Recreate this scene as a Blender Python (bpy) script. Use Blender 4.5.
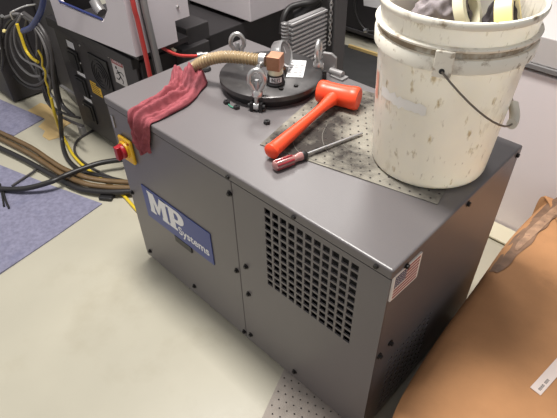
import bpy, bmesh, math, random
from mathutils import Vector, Matrix, noise
random.seed(7)
scn = bpy.context.scene
COL = scn.collection
for o in list(bpy.data.objects):
    bpy.data.objects.remove(o)

# ------------------------------------------------------------------ camera
CAM_M = ((0.72270829, -0.44529462, 0.52858815), (0.69093039, 0.48489248, -0.53618512), (-0.01754808, 0.75272305, 0.6581034))
CAM_C = Vector((1.28727905, -0.59144229, 1.39260107))
FPX = 499.514
cd = bpy.data.cameras.new('camera'); cam = bpy.data.objects.new('camera', cd); COL.objects.link(cam)
cam.matrix_world = Matrix.Translation(CAM_C) @ Matrix(CAM_M).to_4x4()
cd.sensor_fit = 'HORIZONTAL'; cd.sensor_width = 36.0; cd.lens = FPX / 557 * 36.0
cd.clip_start = 0.02; cd.clip_end = 60
scn.camera = cam

# ------------------------------------------------------------------ world, lamps, exposure
w = bpy.data.worlds.new('shop_air'); scn.world = w; w.use_nodes = True
bg = w.node_tree.nodes['Background']; bg.inputs[0].default_value = (0.93, 0.92, 0.94, 1); bg.inputs[1].default_value = 0.34
scn.view_settings.view_transform = 'Standard'; scn.view_settings.look = 'None'
scn.view_settings.gamma = 1.0; scn.view_settings.use_curve_mapping = False
scn.view_settings.exposure = 0.42

def ceiling_and_fill_lamp(x, y, sx, sy, power, z=2.9, col=(1.0, 0.97, 0.92)):
    l = bpy.data.lights.new('ceiling_and_fill_lamp', 'AREA'); l.shape = 'RECTANGLE'; l.size = sx; l.size_y = sy
    l.energy = power; l.color = col
    o = bpy.data.objects.new('ceiling_and_fill_lamp', l); COL.objects.link(o); o.location = (x, y, z)
    return o
ceiling_and_fill_lamp(-1.0, 2.2, 1.6, 0.6, 46)
ceiling_and_fill_lamp(0.12, 0.22, 0.8, 0.4, 70)
ceiling_and_fill_lamp(-1.7, -1.9, 1.2, 0.6, 15)  # added fill, no known fixture: brightens the bucket and cabinet fronts

# ------------------------------------------------------------------ helpers
def px(u, v, ax, val):
    """photo pixel -> point on the world plane coordinate[ax] = val (what the thing touches)"""
    M = Matrix(CAM_M)
    d = M @ Vector(((u - 278.5) / FPX, -(v - 209) / FPX, -1.0))
    return CAM_C + d * ((val - CAM_C[ax]) / d[ax])

def nodes_of(m):
    m.use_nodes = True
    nt = m.node_tree
    return nt, nt.nodes['Principled BSDF']
def mat(name, col, rough=0.5, metal=0.0, vary=0.0, vscale=8.0, dark=None, dscale=4.0, dlo=0.5, dhi=0.7, bump=0.0, bscale=200.0, coat=0.0, spec=0.5, stretch=None):
    """painted / plain surface: base colour, fine mottling (vary), shaped stains (dark), fine relief (bump)"""
    m = bpy.data.materials.new(name); nt, b = nodes_of(m)
    b.inputs['Roughness'].default_value = rough; b.inputs['Metallic'].default_value = metal
    b.inputs['Coat Weight'].default_value = coat; b.inputs['Specular IOR Level'].default_value = spec
    b.inputs['Base Color'].default_value = (*col, 1)
    tc = nt.nodes.new('ShaderNodeTexCoord'); src = tc.outputs['Object']
    if stretch:
        mp = nt.nodes.new('ShaderNodeMapping'); mp.inputs['Scale'].default_value = stretch
        nt.links.new(src, mp.inputs[0]); src = mp.outputs[0]
    cur = None
    if vary:
        n = nt.nodes.new('ShaderNodeTexNoise'); n.inputs['Scale'].default_value = vscale; n.inputs['Detail'].default_value = 5
        nt.links.new(src, n.inputs['Vector'])
        r = nt.nodes.new('ShaderNodeValToRGB')
        r.color_ramp.elements[0].position = 0.3; r.color_ramp.elements[1].position = 0.7
        r.color_ramp.elements[0].color = (*[c * (1 - vary) for c in col], 1)
        r.color_ramp.elements[1].color = (*[min(1, c * (1 + vary)) for c in col], 1)
        nt.links.new(n.outputs['Fac'], r.inputs[0]); cur = r.outputs[0]
    if dark:
        n = nt.nodes.new('ShaderNodeTexNoise'); n.inputs['Scale'].default_value = dscale; n.inputs['Detail'].default_value = 8
        n.inputs['Roughness'].default_value = 0.65
        nt.links.new(src, n.inputs['Vector'])
        r = nt.nodes.new('ShaderNodeValToRGB'); r.color_ramp.elements[0].position = dlo; r.color_ramp.elements[1].position = dhi
        r.color_ramp.elements[0].color = (0, 0, 0, 1); r.color_ramp.elements[1].color = (1, 1, 1, 1)
        nt.links.new(n.outputs['Fac'], r.inputs[0])
        mx = nt.nodes.new('ShaderNodeMix'); mx.data_type = 'RGBA'
        nt.links.new(r.outputs[0], mx.inputs[0])
        if cur: nt.links.new(cur, mx.inputs[6])
        else: mx.inputs[6].default_value = (*col, 1)
        mx.inputs[7].default_value = (*dark, 1); cur = mx.outputs[2]
    if cur: nt.links.new(cur, b.inputs['Base Color'])
    if bump:
        n = nt.nodes.new('ShaderNodeTexNoise'); n.inputs['Scale'].default_value = bscale; n.inputs['Detail'].default_value = 3
        nt.links.new(src, n.inputs['Vector'])
        bp = nt.nodes.new('ShaderNodeBump'); bp.inputs['Strength'].default_value = bump; bp.inputs['Distance'].default_value = 0.002
        nt.links.new(n.outputs['Fac'], bp.inputs['Height']); nt.links.new(bp.outputs[0], b.inputs['Normal'])
    return m

M = {}
M['unit'] = mat('grey_enamel', (0.142, 0.129, 0.131), 0.33, vary=0.05, vscale=3, bump=0.12, bscale=500)
M['unit_in'] = mat('black_interior', (0.012, 0.012, 0.013), 0.7)
M['screw'] = mat('black_oxide_screw', (0.03, 0.028, 0.028), 0.4, metal=0.6)
M['floor'] = mat('sealed_concrete', (0.47, 0.440, 0.350), 0.33, vary=0.06, vscale=2.5, dark=(0.37, 0.33, 0.24), dscale=1.7, dlo=0.55, dhi=0.85, bump=0.05, bscale=60)
M['blue'] = mat('nameplate_blue', (0.028, 0.052, 0.240), 0.35)
M['white'] = mat('white_print', (0.80, 0.79, 0.80), 0.5)
M['black'] = mat('black_plastic', (0.016, 0.015, 0.016), 0.45, bump=0.05, bscale=300)
M['ink'] = mat('black_ink', (0.02, 0.02, 0.022), 0.6)
M['yellow'] = mat('switch_yellow', (0.80, 0.46, 0.02), 0.35)
M['red'] = mat('switch_red', (0.33, 0.010, 0.018), 0.35)
M['lidblack'] = mat('worn_black_steel', (0.085, 0.080, 0.080), 0.36, metal=0.6, vary=0.25, vscale=18, dark=(0.15, 0.14, 0.135), dscale=25, dlo=0.58, dhi=0.8)
M['chrome'] = mat('galvanised_steel', (0.62, 0.61, 0.60), 0.3, metal=0.9, vary=0.1, vscale=40)
M['fin'] = mat('bright_fin', (0.50, 0.49, 0.49), 0.4, metal=0.3)
M['steel'] = mat('brushed_steel', (0.42, 0.42, 0.43), 0.35, metal=0.85, vary=0.1, vscale=30)
M['copper'] = mat('brass_elbow', (0.40, 0.20, 0.115), 0.42, metal=0.35, vary=0.12, vscale=40)
M['hosetan'] = mat('tan_hose', (0.33, 0.235, 0.125), 0.35, vary=0.12, vscale=30, coat=0.3)
M['rag'] = mat('shop_rag_red', (0.30, 0.082, 0.096), 0.95, vary=0.16, vscale=45, dark=(0.16, 0.06, 0.07), dscale=9, dlo=0.60, dhi=0.85, bump=0.7, bscale=420, spec=0.1)
M['orange'] = mat('mallet_orange', (0.86, 0.075, 0.022), 0.38, vary=0.06, vscale=20, dark=(0.45, 0.04, 0.015), dscale=22, dlo=0.66, dhi=0.8)
M['pad'] = mat('absorbent_pad', (0.275, 0.255, 0.215), 0.95, vary=0.12, vscale=25, dark=(0.055, 0.048, 0.044), dscale=6, dlo=0.46, dhi=0.62, bump=0.5, bscale=350, spec=0.1)
M['padfloor'] = mat('absorbent_pad_clean', (0.40, 0.355, 0.315), 0.95, vary=0.15, vscale=18, bump=0.5, bscale=350, spec=0.1)
M['stain'] = mat('oil_stain', (0.13, 0.12, 0.105), 0.8)
M['dot'] = mat('pad_dimple', (0.035, 0.03, 0.028), 0.9)
M['bucket'] = mat('grimy_white_plastic', (0.90, 0.84, 0.71), 0.38, vary=0.10, vscale=7, dark=(0.30, 0.22, 0.13), dscale=16, dlo=0.58, dhi=0.80, stretch=(1, 1, 0.45), coat=0.15)
M['bucketrim'] = mat('grimy_white_rim', (0.95, 0.89, 0.77), 0.38, vary=0.08, vscale=9, dark=(0.22, 0.15, 0.09), dscale=16, dlo=0.57, dhi=0.78, coat=0.15)
M['grime'] = mat('brown_grime', (0.33, 0.25, 0.165), 0.7, vary=0.25, vscale=30, dark=(0.60, 0.56, 0.48), dscale=14, dlo=0.5, dhi=0.6)
M['wire'] = mat('bail_wire', (0.22, 0.19, 0.16), 0.4, metal=0.7)
M['cloth'] = mat('grey_woven_cloth', (0.30, 0.265, 0.275), 0.95, vary=0.2, vscale=90, bump=0.8, bscale=500, spec=0.1)
M['clothdark'] = mat('charcoal_cloth', (0.06, 0.052, 0.055), 0.95, vary=0.2, vscale=60, bump=0.5, bscale=400, spec=0.1)
M['tapey'] = mat('yellow_tape', (0.86, 0.72, 0.30), 0.4, vary=0.06, vscale=20)
M['tapec'] = mat('cream_tape', (0.80, 0.75, 0.55), 0.45, vary=0.05, vscale=20)
M['card'] = mat('kraft_cardboard', (0.47, 0.235, 0.105), 0.72, vary=0.07, vscale=14, dark=(0.30, 0.15, 0.07), dscale=6, dlo=0.6, dhi=0.9, bump=0.15, bscale=90, spec=0.3)
M['cardtan'] = mat('tan_card_sheet', (0.62, 0.44, 0.20), 0.8, vary=0.08, vscale=12)
M['scuff'] = mat('torn_kraft_paper', (0.36, 0.215, 0.13), 0.6, vary=0.3, vscale=40, dark=(0.12, 0.05, 0.04), dscale=28, dlo=0.55, dhi=0.7)
M['dirtcard'] = mat('grimy_kraft', (0.22, 0.125, 0.075), 0.7, vary=0.25, vscale=20, dark=(0.08, 0.05, 0.035), dscale=16, dlo=0.5, dhi=0.75)
M['lab'] = mat('pink_white_label', (0.78, 0.66, 0.60), 0.5)
M['enc'] = mat('light_grey_powder', (0.63, 0.58, 0.605), 0.5, vary=0.02, vscale=3, bump=0.1, bscale=600)
M['cab'] = mat('lavender_grey_panel', (0.84, 0.77, 0.78), 0.55, vary=0.02, vscale=3)
M['cabtop'] = mat('warm_grey_panel', (0.56, 0.525, 0.51), 0.5, vary=0.02, vscale=3)
M['mbase'] = mat('machine_black', (0.030, 0.027, 0.029), 0.5, vary=0.15, vscale=6, bump=0.15, bscale=400)
M['mbase2'] = mat('machine_charcoal', (0.050, 0.046, 0.048), 0.5, vary=0.1, vscale=6)
M['mbase3'] = mat('machine_panel_black', (0.036, 0.032, 0.034), 0.45, vary=0.1, vscale=6)
M['postgrey'] = mat('post_grey', (0.075, 0.071, 0.072), 0.45)
M['socket'] = mat('socket_black', (0.013, 0.012, 0.013), 0.4)
M['glass'] = mat('window_void', (0.26, 0.215, 0.17), 0.5, vary=0.4, vscale=16)
M['bluehose'] = mat('blue_hose', (0.018, 0.034, 0.14), 0.35)
M['sealblue'] = mat('seal_blue', (0.015, 0.026, 0.13), 0.4)
M['grip'] = mat('white_grip', (0.72, 0.68, 0.58), 0.5)
M['greycable'] = mat('grey_cable', (0.20, 0.19, 0.19), 0.5)
M['dkcable'] = mat('charcoal_cable', (0.055, 0.05, 0.05), 0.45)
M['bkcable'] = mat('black_cable', (0.020, 0.018, 0.018), 0.42)
M['yelcable'] = mat('yellow_cable', (0.72, 0.52, 0.03), 0.4)
M['brownhose'] = mat('brown_hose', (0.155, 0.095, 0.042), 0.4, vary=0.12, vscale=20, coat=0.2)
M['redhose'] = mat('red_hose', (0.52, 0.05, 0.045), 0.4)
M['pipe'] = mat('dull_conduit', (0.30, 0.29, 0.29), 0.4, metal=0.4)
M['rug'] = mat('blue_felt', (0.235, 0.230, 0.315), 0.98, vary=0.16, vscale=60, dark=(0.15, 0.155, 0.24), dscale=7, dlo=0.55, dhi=0.85, bump=0.9, bscale=300, spec=0.05)
M['rubber'] = mat('black_rubber', (0.020, 0.019, 0.019), 0.7, vary=0.2, vscale=15)
M['cream'] = mat('cream_board', (0.70, 0.65, 0.49), 0.5)
M['wood'] = mat('yellow_wood', (0.66, 0.47, 0.19), 0.6, vary=0.1, vscale=20)
M['warnred'] = mat('warning_red', (0.33, 0.06, 0.06), 0.5)
M['warnyel'] = mat('warning_yellow', (0.78, 0.47, 0.04), 0.5)
M['green'] = mat('green_wire', (0.05, 0.25, 0.16), 0.5)
M['flagred'] = mat('flag_red', (0.30, 0.02, 0.02), 0.5)
M['flagblue'] = mat('flag_blue', (0.02, 0.02, 0.085), 0.5)
M['flagwhite'] = mat('flag_white', (0.88, 0.82, 0.76), 0.5)
M['amber'] = mat('amber_handle', (0.30, 0.015, 0.025), 0.15, coat=0.6)
M['clear'] = mat('clear_plastic', (0.38, 0.17, 0.16), 0.12, coat=0.6)
M['pinkpatch'] = mat('orange_patch', (0.78, 0.40, 0.30), 0.5)
M['patch'] = mat('white_label_scrap', (0.95, 0.92, 0.86), 0.45)

def specks(m, col, scale, lo, hi, stretch):
    """second layer of fine scratches / specks over the base colour of m"""
    nt = m.node_tree; b = nt.nodes['Principled BSDF']; src = b.inputs['Base Color'].links[0].from_socket
    tc = nt.nodes.new('ShaderNodeTexCoord'); mp = nt.nodes.new('ShaderNodeMapping'); mp.inputs['Scale'].default_value = stretch; mp.inputs['Rotation'].default_value = (0.3, 0.2, 0)
    n = nt.nodes.new('ShaderNodeTexNoise'); n.inputs['Scale'].default_value = scale; n.inputs['Detail'].default_value = 6
    r = nt.nodes.new('ShaderNodeValToRGB'); r.color_ramp.elements[0].position = lo; r.color_ramp.elements[1].position = hi
    mx = nt.nodes.new('ShaderNodeMix'); mx.data_type = 'RGBA'; mx.inputs[7].default_value = (*col, 1)
    nt.links.new(tc.outputs['Object'], mp.inputs[0]); nt.links.new(mp.outputs[0], n.inputs['Vector']); nt.links.new(n.outputs['Fac'], r.inputs[0])
    nt.links.new(r.outputs[0], mx.inputs[0]); nt.links.new(src, mx.inputs[6]); nt.links.new(mx.outputs[2], b.inputs['Base Color'])
for k in ('bucket',):   # thin translucent polyethylene
    b_ = M[k].node_tree.nodes['Principled BSDF']; b_.inputs['Subsurface Weight'].default_value = 0.45; b_.inputs['Subsurface Radius'].default_value = (1.0, 0.9, 0.7); b_.inputs['Subsurface Scale'].default_value = 0.04
specks(M['bucket'], (0.34, 0.26, 0.17), 75, 0.61, 0.73, (1, 1, 0.4))
specks(M['bucketrim'], (0.30, 0.22, 0.13), 55, 0.58, 0.72, (1, 1, 1))

def link(name, me, m, parent=None, smooth=False):
    if m is not None and not me.materials: me.materials.append(m)
    if smooth:
        for p in me.polygons: p.use_smooth = True
    o = bpy.data.objects.new(name, me); COL.objects.link(o)
    if parent is not None: adopt(o, parent)
    return o
def adopt(o, parent):
    o.parent = parent
    o.matrix_parent_inverse = Matrix.Translation(-parent.location)   # all local coordinates here are world coordinates
def done(name, bm, m, parent=None, smooth=False, bevel=0.0, seg=2, auto=True):
    bmesh.ops.recalc_face_normals(bm, faces=bm.faces)
    me = bpy.data.meshes.new(name); bm.to_mesh(me); bm.free()
    o = link(name, me, m, parent, smooth)
    if bevel:
        md = o.modifiers.new('bevel', 'BEVEL'); md.width = bevel; md.segments = seg; md.limit_method = 'ANGLE'; md.angle_limit = 0.6
    if smooth and auto:
        for p in me.polygons: p.use_smooth = True
        try: me.set_sharp_from_angle(angle=0.7)
        except Exception: pass
    return o
def thing(name, loc, label, cat, group=None):
    o = bpy.data.objects.new(name, None); COL.objects.link(o); o.location = loc; o.empty_display_size = 0.05
    return tag(o, label, cat, group)
def tag(o, label=None, cat=None, group=None, kind=None):
    if label: o['label'] = label
    if cat: o['category'] = cat
    if group: o['group'] = group
    if kind: o['kind'] = kind
    return o
def box(bm, lo, hi):
    x0, y0, z0 = lo; x1, y1, z1 = hi
    v = [bm.verts.new(c) for c in ((x0,y0,z0),(x1,y0,z0),(x1,y1,z0),(x0,y1,z0),(x0,y0,z1),(x1,y0,z1),(x1,y1,z1),(x0,y1,z1))]
    for f in ((0,3,2,1),(4,5,6,7),(0,1,5,4),(1,2,6,5),(2,3,7,6),(3,0,4,7)): bm.faces.new([v[i] for i in f])
    return v
def boxo(name, lo, hi, m, parent=None, bevel=0.0):
    bm = bmesh.new(); box(bm, lo, hi); return done(name, bm, m, parent, bevel=bevel)
def prism(bm, pts, n, t):
    """closed polygon pts (world points) pushed along n by t"""
    n = Vector(n) * t
    a = [bm.verts.new(Vector(q)) for q in pts]; b = [bm.verts.new(Vector(q) + n) for q in pts]
    bm.faces.new(a); bm.faces.new(b[::-1])
    k = len(pts)
    for i in range(k): bm.faces.new((a[i], b[i], b[(i+1) % k], a[(i+1) % k]))
def smoothpath(pts, n):
    """Catmull-Rom through pts -> n*(len-1)+1 points"""
    P = [Vector(q) for q in pts]; P = [P[0]*2 - P[1]] + P + [P[-1]*2 - P[-2]]
    out = []
    for i in range(1, len(P) - 2):
        for k in range(n):
            t = k / n; a, b, c, d = P[i-1], P[i], P[i+1], P[i+2]
            out.append(0.5 * ((2*b) + (c - a)*t + (2*a - 5*b + 4*c - d)*t*t + (3*b - a - 3*c + d)*t**3))
    out.append(P[-2]); return out
def sweep(bm, path, rad, seg=10, cap=True, closed=False):
    n = len(path); T = []
    for i in range(n):
        if closed: t = path[(i+1) % n] - path[i-1]
        else: t = path[min(i+1, n-1)] - path[max(i-1, 0)]
        T.append(t.normalized())
    up = Vector((0, 0, 1)) if abs(T[0].z) < 0.9 else Vector((1, 0, 0))
    nrm = (up - T[0]*up.dot(T[0])).normalized(); rings = []
    for i in range(n):
        nrm = (nrm - T[i]*nrm.dot(T[i])).normalized(); bn = T[i].cross(nrm)
        r = rad(i / max(1, n-1)) if callable(rad) else rad
        rings.append([bm.verts.new(path[i] + nrm*math.cos(2*math.pi*k/seg)*r + bn*math.sin(2*math.pi*k/seg)*r) for k in range(seg)])
    for i in range(n if closed else n-1):
        A, B = rings[i], rings[(i+1) % n]
        for k in range(seg): bm.faces.new((A[k], A[(k+1) % seg], B[(k+1) % seg], B[k]))
    if cap and not closed: bm.faces.new(rings[0][::-1]); bm.faces.new(rings[-1])
def tube(name, pts, r, m, parent=None, n=8, seg=10):
    bm = bmesh.new(); sweep(bm, smoothpath(pts, n), r, seg); return done(name, bm, m, parent, smooth=True)
def frame(axis):
    a = Vector(axis).normalized(); u = Vector((0, 0, 1)).cross(a)
    if u.length < 1e-3: u = Vector((1, 0, 0))
    u.normalize(); return u, a.cross(u), a
def lathe(bm, prof, origin, axis=(0, 0, 1), seg=32, closed=False):
    """prof: (radius, height) pairs spun about axis"""
    u, v, a = frame(axis); o = Vector(origin); R = []
    for r, h in prof:
        if r < 1e-6: R.append([bm.verts.new(o + a*h)])
        else: R.append([bm.verts.new(o + a*h + (u*math.cos(2*math.pi*k/seg) + v*math.sin(2*math.pi*k/seg))*r) for k in range(seg)])
    m = len(R)
    for i in range(m if closed else m-1):
        A, B = R[i], R[(i+1) % m]
        for k in range(seg):
            k2 = (k+1) % seg
            if len(A) == 1 and len(B) == 1: continue
            if len(A) == 1: bm.faces.new((A[0], B[k2], B[k]))
            elif len(B) == 1: bm.faces.new((A[k], A[k2], B[0]))
            else: bm.faces.new((A[k], A[k2], B[k2], B[k]))
def latheo(name, prof, origin, axis, m, parent=None, seg=32, closed=False):
    bm = bmesh.new(); lathe(bm, prof, origin, axis, seg, closed); return done(name, bm, m, parent, smooth=True)
def text_obj(name, body, origin, xdir, ydir, size, m, parent, extrude=0.0004, bold=0.0, width=None):
    cu = bpy.data.curves.new('lettering', 'FONT'); cu.body = body; cu.size = size; cu.extrude = extrude; cu.offset = bold
    cu.resolution_u = 4
    t = bpy.data.objects.new('lettering', cu); COL.objects.link(t)
    dg = bpy.context.evaluated_depsgraph_get(); me = bpy.data.meshes.new_from_object(t.evaluated_get(dg))
    bpy.data.objects.remove(t); bpy.data.curves.remove(cu)
    X = Vector(xdir).normalized(); Y = Vector(ydir).normalized(); Zd = X.cross(Y)
    sx = 1.0
    if width:
        mx = max(v.co.x for v in me.vertices) - min(v.co.x for v in me.vertices); sx = width / mx
    for v in me.vertices: v.co = Vector(origin) + X*v.co.x*sx + Y*v.co.y + Zd*v.co.z
    me.name = name; me.materials.clear()
    return link(name, me, m, parent)
def quad_plate(name, pts, n, t, m, parent=None):
    bm = bmesh.new(); prism(bm, pts, n, t); return done(name, bm, m, parent)

# ------------------------------------------------------------------ the setting
bm = bmesh.new(); box(bm, (-4, -3, -0.05), (4, 4.5, 0.0)); tag(done('floor', bm, M['floor']), kind='structure')
bm = bmesh.new(); box(bm, (-4, 4.4, 0), (4, 4.5, 3.0)); tag(done('wall_back', bm, mat('wall_paint', (0.45, 0.44, 0.43), 0.7)), kind='structure')

# ------------------------------------------------------------------ the grey coolant unit
ZT = 0.69
U = thing('coolant_unit', (0.5, 0.28, 0), 'grey metal coolant unit with blue nameplate and square vent grille', 'machine')
boxo('skid_base', (0.035, 0.03, 0.0), (0.965, 0.53, 0.03), M['rubber'], U)
boxo('dark_backing', (0.03, 0.07, 0.03), (0.97, 0.53, 0.64), M['unit_in'], U)  # black box added behind the vents so their holes read dark
boxo('left_panel', (0.0, 0.014, 0.026), (0.012, 0.56, 0.6605), M['unit'], U, 0.002)
boxo('back_panel', (0.013, 0.548, 0.026), (0.987, 0.56, 0.6605), M['unit'], U, 0.002)
boxo('door_panel', (0.0, 0.0, 0.026), (0.5462, 0.013, 0.6605), M['unit'], U, 0.0025)
def perforated(name, A, Xd, Yd, Nd, W, H, rows, t, m, parent):
    """panel W x H from corner A, real holes: rows = [(v0, v1, [(u0, u1), ...])] bottom to top"""
    bm = bmesh.new(); A = Vector(A); Xd = Vector(Xd); Yd = Vector(Yd); Nd = Vector(Nd)
    def b(u0, u1, v0, v1):
        prism(bm, [A + Xd*u0 + Yd*v0, A + Xd*u1 + Yd*v0, A + Xd*u1 + Yd*v1, A + Xd*u0 + Yd*v1], Nd, -t)
    v = 0.0
    for v0, v1, holes in rows:
        b(0, W, v, v0); u = 0.0
        for u0, u1 in holes: b(u, u0, v0, v1); u = u1
        b(u, W, v0, v1); v = v1
    b(0, W, v, H)
    return done(name, bm, m, parent)
gx0, gx1, gz0, gz1 = 0.655, 0.930, 0.374, 0.648
pit = (gx1 - gx0) / 11; hole = pit * 0.75
rows = []
for j in range(11):
    z = gz0 + j * (gz1 - gz0) / 11 + (pit - hole) / 2 - 0.026
    rows.append((z, z + hole * 0.98, [(gx0 + i*pit + (pit-hole)/2 - 0.5488, gx0 + i*pit + (pit-hole)/2 - 0.5488 + hole) for i in range(11)]))
perforated('vent_grille_panel', (0.5488, 0.0, 0.026), (1, 0, 0), (0, 0, 1), (0, -1, 0), 1.0 - 0.5488, 0.6345, rows, 0.0045, M['unit'], U)
rows = []
for j in range(11):
    z = 0.060 + j * 0.0235 - 0.026; off = 0.0
    rows.append((z, z + 0.0095, [(0.070 + off + i*0.026 - 0.003, 0.070 + off + i*0.026 + 0.0175 - 0.003) for i in range(8)]))
perforated('slotted_side_panel', (1.0, 0.0035, 0.026), (0, 1, 0), (0, 0, 1), (1, 0, 0), 0.5565, 0.6345, rows, 0.003, M['unit'], U)
bm = bmesh.new(); box(bm, (-0.003, -0.003, 0.6635), (1.003, 0.563, ZT)); done('top_cover', bm, M['unit'], U, bevel=0.005, seg=3)
boxo('cover_seam', (0.004, 0.003, 0.6585), (0.9965, 0.556, 0.6645), M['unit_in'], U)
# screws: one mesh, many parts
def screw_mesh():
    bm = bmesh.new(); lathe(bm, [(0.0, -0.002), (0.0085, -0.002), (0.0085, 0.0015), (0.0055, 0.002), (0.0055, 0.006), (0.0045, 0.0072), (0.0, 0.0072)], (0, 0, 0), (0, 0, 1), 8)
    bmesh.ops.recalc_face_normals(bm, faces=bm.faces)
    me = bpy.data.meshes.new('screw'); bm.to_mesh(me); bm.free(); me.materials.append(M['screw']); return me
SM = screw_mesh()
def screws(pixels, ax, val, parent, rot, me=SM):
    for q in pixels:
        P = px(q[0], q[1], ax, val)
        o = bpy.data.objects.new('screw', me); COL.objects.link(o); o.location = P; o.rotation_euler = rot; adopt(o, parent)
screws([(228.5,176.5),(294.5,216.5),(377,265.5),(229.5,193.5),(236.8,270.5),(246,266.5),(248.6,294),(244.4,331.5),(250.9,334.6),(294.5,371.5),(150.2,251),(194.5,286),(132.4,192.5)], 1, -0.001, U, (math.pi/2, 0, 0))
screws([(405.8,265.6),(467.5,203.5),(516.5,155),(390.5,343),(379.5,356)], 0, 1.002, U, (0, math.pi/2, 0))
# nameplate with lettering (flat print)
PL = quad_plate('nameplate', [(0.094, -0.0005, 0.280), (0.431, -0.0005, 0.283), (0.431, -0.0005, 0.413), (0.094, -0.0005, 0.413)], (0, -1, 0), 0.0025, M['blue'], U)
def letter(polys, ox, oz, sx, sz, slant=0.0):
    bm = bmesh.new()
    for q, P in enumerate(polys):
        prism(bm, [(ox + (a + slant*b)*sx, -0.0034 - 0.00025*q, oz + b*sz) for a, b in P], (0, 1, 0), 0.0003 + 0.00025*q)
    return done('large_letter', bm, M['white'], PL)
# M: slab-footed heavy strokes, P: heavy stem and bowl
letter([[(0, 0), (.30, 0), (.30, .12), (.26, .12), (.26, 1), (.03, 1), (.03, .12), (0, .12)], [(0, .88), (.28, .88), (.28, 1), (0, 1)], [(.14, 1), (.34, 1), (.56, .28), (.42, .10)],
        [(.82, 1), (.66, 1), (.42, .28), (.50, .10)], [(.66, 0), (1.0, 0), (1.0, .12), (.96, .12), (.96, 1), (.70, 1), (.70, .12), (.66, .12)], [(.72, .88), (1.0, .88), (1.0, 1), (.72, 1)]], 0.1215, 0.316, 0.100, 0.088)
bowl = [(0.30, 1.0), (.66, 1.0)] + [(0.66 + .34*math.sin(a), 0.70 + .30*math.cos(a)) for a in [math.pi*k/10 for k in range(1, 10)]] + [(.66, .40), (.30, .40), (.30, .55), (.56, .55)] + [(0.56 + .12*math.sin(a), 0.70 - .15*math.cos(a)) for a in [math.pi*k/6 for k in range(1, 6)]] + [(.56, .85), (.30, .85)]
letter([[(0.05, 0), (.52, 0), (.52, .12), (.44, .12), (.44, 1), (.12, 1), (.12, .12), (.05, .12)], [(.03, .88), (.3, .88), (.3, 1), (.03, 1)], bowl], 0.2195, 0.316, 0.086, 0.088)
text_obj('small_lettering', 'Systems', (0.268, -0.0034, 0.3105), (1, 0, 0), (0, 0, 1), 0.046, M['white'], PL, 0.0003, 0.0008, width=0.146)
bm = bmesh.new(); box(bm, (0.237, -0.004, 0.256), (0.320, 0.0, 0.2815)); done('door_pull', bm, M['black'], U)
boxo('hinge_tab', (0.012, -0.004, 0.590), (0.022, 0.0, 0.632), M['steel'], U, 0.001)
# rotary switch: yellow escutcheon, red knob
bm = bmesh.new(); box(bm, (0.036, -0.012, 0.492), (0.103, 0.0, 0.578)); SW = done('rotary_switch', bm, M['yellow'], U, bevel=0.006, seg=3)
bm = bmesh.new(); lathe(bm, [(0, 0), (0.029, 0), (0.028, 0.005), (0.024, 0.006), (0.0, 0.006)], (0.066, -0.012, 0.536), (0, -1, 0), 28); done('yellow_collar', bm, M['yellow'], SW, smooth=True)
bm = bmesh.new(); lathe(bm, [(0, 0), (0.024, 0), (0.0235, 0.010), (0.021, 0.0125), (0.0, 0.0125)], (0.066, -0.018, 0.536), (0, -1, 0), 28)
box(bm, (0.057, -0.043, 0.514), (0.075, -0.028, 0.558)); done('red_knob', bm, M['red'], SW, smooth=True, bevel=0.002)
bm = bmesh.new(); lathe(bm, [(0, 0), (0.004, 0), (0.004, 0.002), (0, 0.002)], (0.094, -0.012, 0.568), (0, -1, 0), 10); done('switch_screw', bm, M['red'], SW)
# flag sticker on the side panel
fA, fB, fC, fD = [px(u, v, 0, 1.0) for u, v in ((392.8, 276.6), (421, 251), (415, 275.9), (388, 301))]
FL = quad_plate('flag_sticker', [fD, fC, fB, fA], (1, 0, 0), 0.0042, M['flagwhite'], U)
def fl(u, v):
    P = (fA*(1-u) + fB*u)*(1-v) + (fD*(1-u) + fC*u)*v; return P + Vector((0.0042, 0, 0))
for k in range(13):
    if k % 2 == 0:
        u0 = 0.46 if k < 7 else 0.06; v0 = 0.07 + 0.86*k/13; v1 = 0.07 + 0.86*(k+1)/13
        quad_plate('red_stripe', [fl(u0, v1), fl(0.94, v1), fl(0.94, v0), fl(u0, v0)], (1, 0, 0), 0.0003, M['flagred'], FL)
quad_plate('blue_canton', [fl(0.06, 0.53), fl(0.46, 0.53), fl(0.46, 0.07), fl(0.06, 0.07)], (1, 0, 0), 0.0004, M['flagblue'], FL)
bm = bmesh.new()
for j in range(5):
    for i in range(6):
        c = fl(0.10 + 0.064*i, 0.12 + 0.09*j) + Vector((0.0005, 0, 0))
        prism(bm, [c + Vector((0, math.cos(a)*(0.0022 if q % 2 else 0.001), math.sin(a)*(0.0022 if q % 2 else 0.001))) for q, a in enumerate([2*math.pi*k/10 for k in range(10)])], (1, 0, 0), 0.0003)
tag(done('stars', bm, M['flagwhite'], FL), kind='stuff')

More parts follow.
